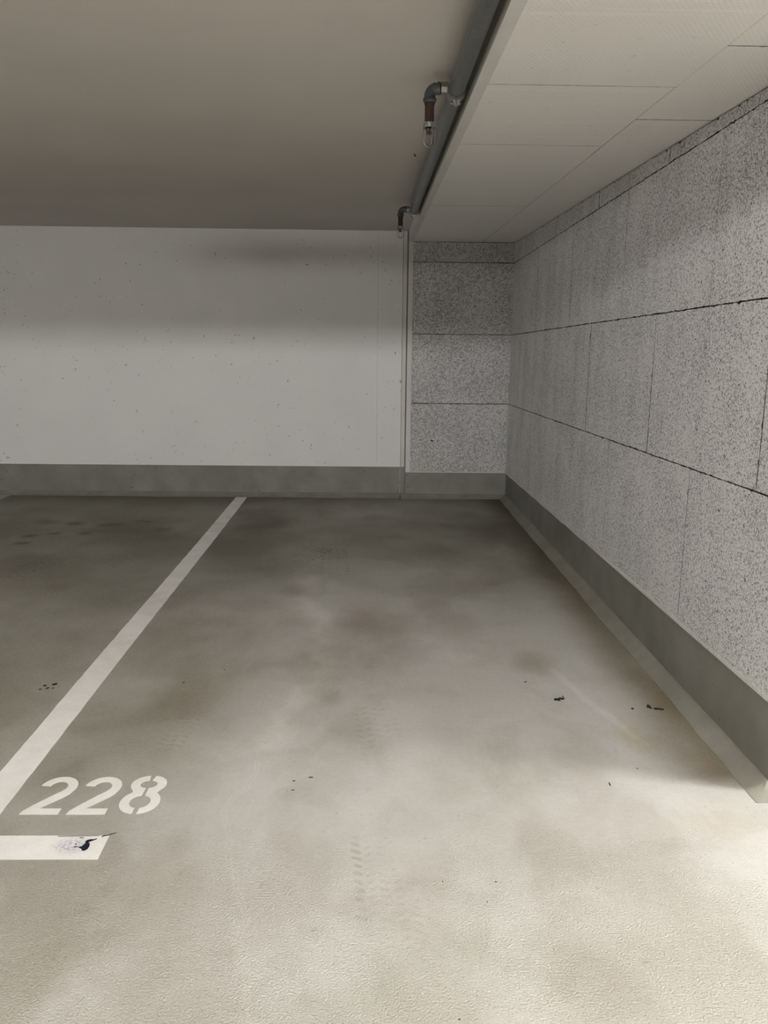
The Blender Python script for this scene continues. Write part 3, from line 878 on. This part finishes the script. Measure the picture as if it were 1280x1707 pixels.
# coupling socket near the camera end
bm = bmesh.new()
tube(bm, [loc(pipe, (PX, y, pz(y))) for y in (1.30, 1.305, 1.39, 1.395)], [PR + .001, PR + 0.006, PR + 0.006, PR + .001], 28)
auto_smooth(obj('coupling', bm, M['cast'], pipe))

# ------------------------------------------------------------------ sprinklers: saddle clamp, nipple, elbow, drop, head, guard
def sprinkler(y, label):
    zc = pz(y)
    r = empty('sprinkler', (PX, y, zc))
    tag(r, label, 'sprinkler', 'pendent sprinklers on the ceiling pipe')
    # saddle: two half shells round the pipe with bolt ears above and below
    for s in (-1, 1):
        bm = bmesh.new()
        n = 14
        prof = []
        for i in range(n + 1):
            a = math.radians(-84 + 168 * i / n)
            prof.append((math.cos(a), math.sin(a)))
        ri, ro, hw = PR + 0.0012, PR + 0.0065, 0.024
        rings = []
        for yy, k in ((-hw, 0.6), (-hw * 0.8, 1), (hw * 0.8, 1), (hw, 0.6)):
            outer = [bm.verts.new((s * c * (ri + (ro - ri) * k), yy, d * (ri + (ro - ri) * k))) for c, d in prof]
            inner = [bm.verts.new((s * c * ri, yy, d * ri)) for c, d in prof]
            rings.append((outer, inner))
        for (o0, i0), (o1, i1) in zip(rings[:-1], rings[1:]):
            for k in range(n):
                bm.faces.new((o0[k], o0[k + 1], o1[k + 1], o1[k]))
            bm.faces.new((o0[0], o1[0], i1[0], i0[0])); bm.faces.new((o0[n], o1[n], i1[n], i0[n]))
        for o0, i0 in (rings[0], rings[-1]):
            for k in range(n): bm.faces.new((o0[k], o0[k + 1], i0[k + 1], i0[k]))
        # ears, wedge-shaped flanges
        for v in (-1, 1):
            pts = [(0.0012 * s, 0), (0.009 * s, 0)]
            z0, z1 = v * (PR + 0.0016), v * (PR + 0.023)
            hexa(bm, [(0.0012 * s, -0.016, z0), (0.016 * s, -0.016, z0), (0.016 * s, 0.016, z0), (0.0012 * s, 0.016, z0),
                      (0.0012 * s, -0.011, z1), (0.0065 * s, -0.011, z1), (0.0065 * s, 0.011, z1), (0.0012 * s, 0.011, z1)])
        bmesh.ops.recalc_face_normals(bm, faces=bm.faces)
        auto_smooth(obj('saddle_clamp', bm, M['clamp'], r), 35)
    for v in (-1, 1):
        bm = bmesh.new()
        zz = v * (PR + 0.013)
        tube(bm, [(-0.019, 0, zz), (0.017, 0, zz)], 0.0035, 10)
        tube(bm, [(-0.017, 0, zz), (-0.0105, 0, zz)], 0.0068, 6)
        tube(bm, [(0.0085, 0, zz), (0.014, 0, zz)], 0.0068, 6)
        auto_smooth(obj('bolt', bm, M['galv'], r), 30)
    # branch boss (octagon) and dark seal
    zb = 0.006
    bm = bmesh.new()
    tube(bm, [(-PR - 0.002, 0, zb), (-0.050, 0, zb), (-0.0525, 0, zb)], [0.0215, 0.0225, 0.021], 8)
    auto_smooth(obj('branch_boss', bm, M['clamp'], r), 25)
    bm = bmesh.new()
    tube(bm, [(-0.052, 0, zb), (-0.0565, 0, zb)], 0.0195, 20)
    auto_smooth(obj('seal_ring', bm, M['black'], r))
    # elbow
    xe, rb = -0.090, 0.026
    bm = bmesh.new()
    P, R = [(-0.0555, 0, zb), (-0.0575, 0, zb), (-0.0645, 0, zb)], [0.0195, 0.0215, 0.0215]
    for i in range(0, 11):
        a = math.radians(90 * i / 10)
        P.append((xe + rb - rb * math.sin(a) - 0.0, 0, zb - rb + rb * math.cos(a)))
        R.append(0.0195)
    P += [(xe, 0, zb - 0.031), (xe, 0, zb - 0.034), (xe, 0, zb - 0.041), (xe, 0, zb - 0.045)]
    R += [0.0200, 0.0232, 0.0232, 0.0195]
    tube(bm, P, R, 24)
    auto_smooth(obj('elbow', bm, M['cast'], r), 35)
    # rusty drop pipe
    zd = zb - 0.043
    bm = bmesh.new()
    tube(bm, [(xe, 0, zd + 0.004), (xe, 0, zd - 0.008), (xe, 0, zd - 0.011), (xe, 0, zd - 0.070)], [0.0185, 0.0185, 0.0160, 0.0160], 20)
    auto_smooth(obj('drop_pipe', bm, M['rust'], r))
    # sprinkler head: hex body, frame arms, bulb and deflector
    zh = zd - 0.070
    bm = bmesh.new()
    tube(bm, [(xe, 0, zh + 0.004), (xe, 0, zh - 0.004)], 0.010, 6)
    for s in (-1, 1):
        tube(bm, [(xe + s * 0.007, 0, zh - 0.002), (xe + s * 0.0105, 0, zh - 0.012), (xe + s * 0.008, 0, zh - 0.024), (xe, 0, zh - 0.031)], 0.0022, 8)
    tube(bm, [(xe, 0, zh - 0.004), (xe, 0, zh - 0.010), (xe, 0, zh - 0.026), (xe, 0, zh - 0.031)], [0.004, 0.0025, 0.0025, 0.004], 10)
    tube(bm, [(xe, 0, zh - 0.031), (xe, 0, zh - 0.033)], 0.0125, 16)
    head = obj('sprinkler_head', bm, M['brass'], r)
    auto_smooth(head, 35)
    # guard: fluted collar, ring and four bent wires
    bm = bmesh.new()
    n = 48
    rr = [[bm.verts.new((xe + (0.0185 + 0.0022 * math.cos(8 * 2 * math.pi * k / n) - j) * math.cos(2 * math.pi * k / n), (0.0185 + 0.0022 * math.cos(8 * 2 * math.pi * k / n) - j) * math.sin(2 * math.pi * k / n), z)) for k in range(n)] for z, j in ((zh + 0.004, 0.006), (zh + 0.004, 0), (zh - 0.011, 0), (zh - 0.011, 0.006))]
    for A, B in zip(rr[:-1], rr[1:]):
        for k in range(n): bm.faces.new((A[k], A[(k + 1) % n], B[(k + 1) % n], B[k]))
    bmesh.ops.recalc_face_normals(bm, faces=bm.faces)
    g = obj('guard_cage', bm, M['chrome'], r)
    auto_smooth(g, 50)
    bm = bmesh.new()
    ring = [(xe + 0.0225 * math.cos(a), 0.0225 * math.sin(a), zh - 0.012) for a in [i * math.pi / 14 for i in range(28)]]
    tube(bm, ring, 0.0022, 8, closed=True)
    for q in range(2):
        a = math.radians(20 + 90 * q)
        P = []
        for i in range(-12, 13):
            t = i / 12
            rad = 0.0225 * math.sin(math.pi / 2 * min(1, abs(t) * 1.55)) * (1 if t > 0 else -1)
            dz = 0.036 + 0.026 * math.cos(math.pi / 2 * min(1, abs(t) * 1.4)) if abs(t) < 0.71 else 0.036 * (1 - (abs(t) - 0.71) / 0.29)
            P.append((xe + rad * math.cos(a), rad * math.sin(a), zh - 0.012 - dz))
        tube(bm, P, 0.0016, 8)
    auto_smooth(obj('guard_wire', bm, M['chrome'], g), 60)
    return r
sprinkler(3.03, 'nearer pendent sprinkler with rusty drop pipe and wire guard')
sprinkler(5.83, 'farther small pendent sprinkler in front of the white back wall')

# ------------------------------------------------------------------ small fixings on the boards
bm = bmesh.new()
tube(bm, [(0.560, DP + 0.004, 0.538), (0.568, DP - 0.012, 0.533), (0.582, DP - 0.016, 0.528)], 0.006, 8)
obj('wall_plug', bm, M['black'], wb2)
bm = bmesh.new()
for x, z in ((0.42, 0.32), (0.42, 0.62), (0.62, 0.53), (0.72, 1.74), (0.43, 1.55), (0.42, 1.93), (0.40, 1.86), (1.10, 1.45), (1.05, 0.56), (0.9, 0.95), (0.55, 1.1), (1.2, 2.2)):
    tube(bm, [(x, DP + 0.004, z), (x, DP - 0.0015, z)], 0.004, 8)
obj('board_screws', bm, M['black'], wb2)
bm = bmesh.new()
hy = 4.36
tube(bm, [(0.213, hy, zceil(hy) + 0.002), (0.213, hy, zceil(hy) - 0.008), (0.220, hy, zceil(hy) - 0.012)], 0.003, 8)
obj('ceiling_plug', bm, M['black'], ceiling)

# ------------------------------------------------------------------ unseen conduit added under the ceiling to cast the wall streak
bm = bmesh.new()
CZ = 2.188
cd = empty('streak_blocker', (0, 1.75, CZ))
tag(cd, 'unseen conduit added across the mouth of the bay to cast the wall streak', 'conduit')
tube(bm, [(-3.22, 0, 0), (0.12, 0, 0)], 0.014, 16)
auto_smooth(obj('blocker_bar', bm, M['galv'], cd))
for hx in (-2.6, -1.3, 0.0):
    bm = bmesh.new()
    tube(bm, [(hx, 0, 0.012), (hx, 0, zceil(1.75) - CZ + 0.002)], 0.004, 8)
    obj('blocker_hanger', bm, M['galv'], cd)

# ------------------------------------------------------------------ aisle lamps and the added short lamp
for (lx, ly, lz, ll, k, turn, label) in LAMPS:
    L = empty('ceiling_lamp', (lx, ly, lz))
    L.rotation_euler.z = math.radians(turn)
    tag(L, label, 'lamp', 'fluorescent lamps of the aisle')
    bm = bmesh.new()
    zt = min(zceil(ly) - lz, 0.2)
    box(bm, -ll / 2 - 0.02, ll / 2 + 0.02, -0.035, 0.035, 0.028, zt)
    obj('housing', bm, M['house'], L)
    for s in (-1, 1):
        bm = bmesh.new()
        box(bm, s * (ll / 2 + 0.01) - 0.01, s * (ll / 2 + 0.01) + 0.01, -0.016, 0.016, -0.02, 0.035)
        obj('tube_holder', bm, M['house'], L)
    bm = bmesh.new()
    tube(bm, [(-ll / 2, 0, 0), (ll / 2, 0, 0)], 0.014, 10)
    obj('tube', bm, mat_tube(k), L, True)
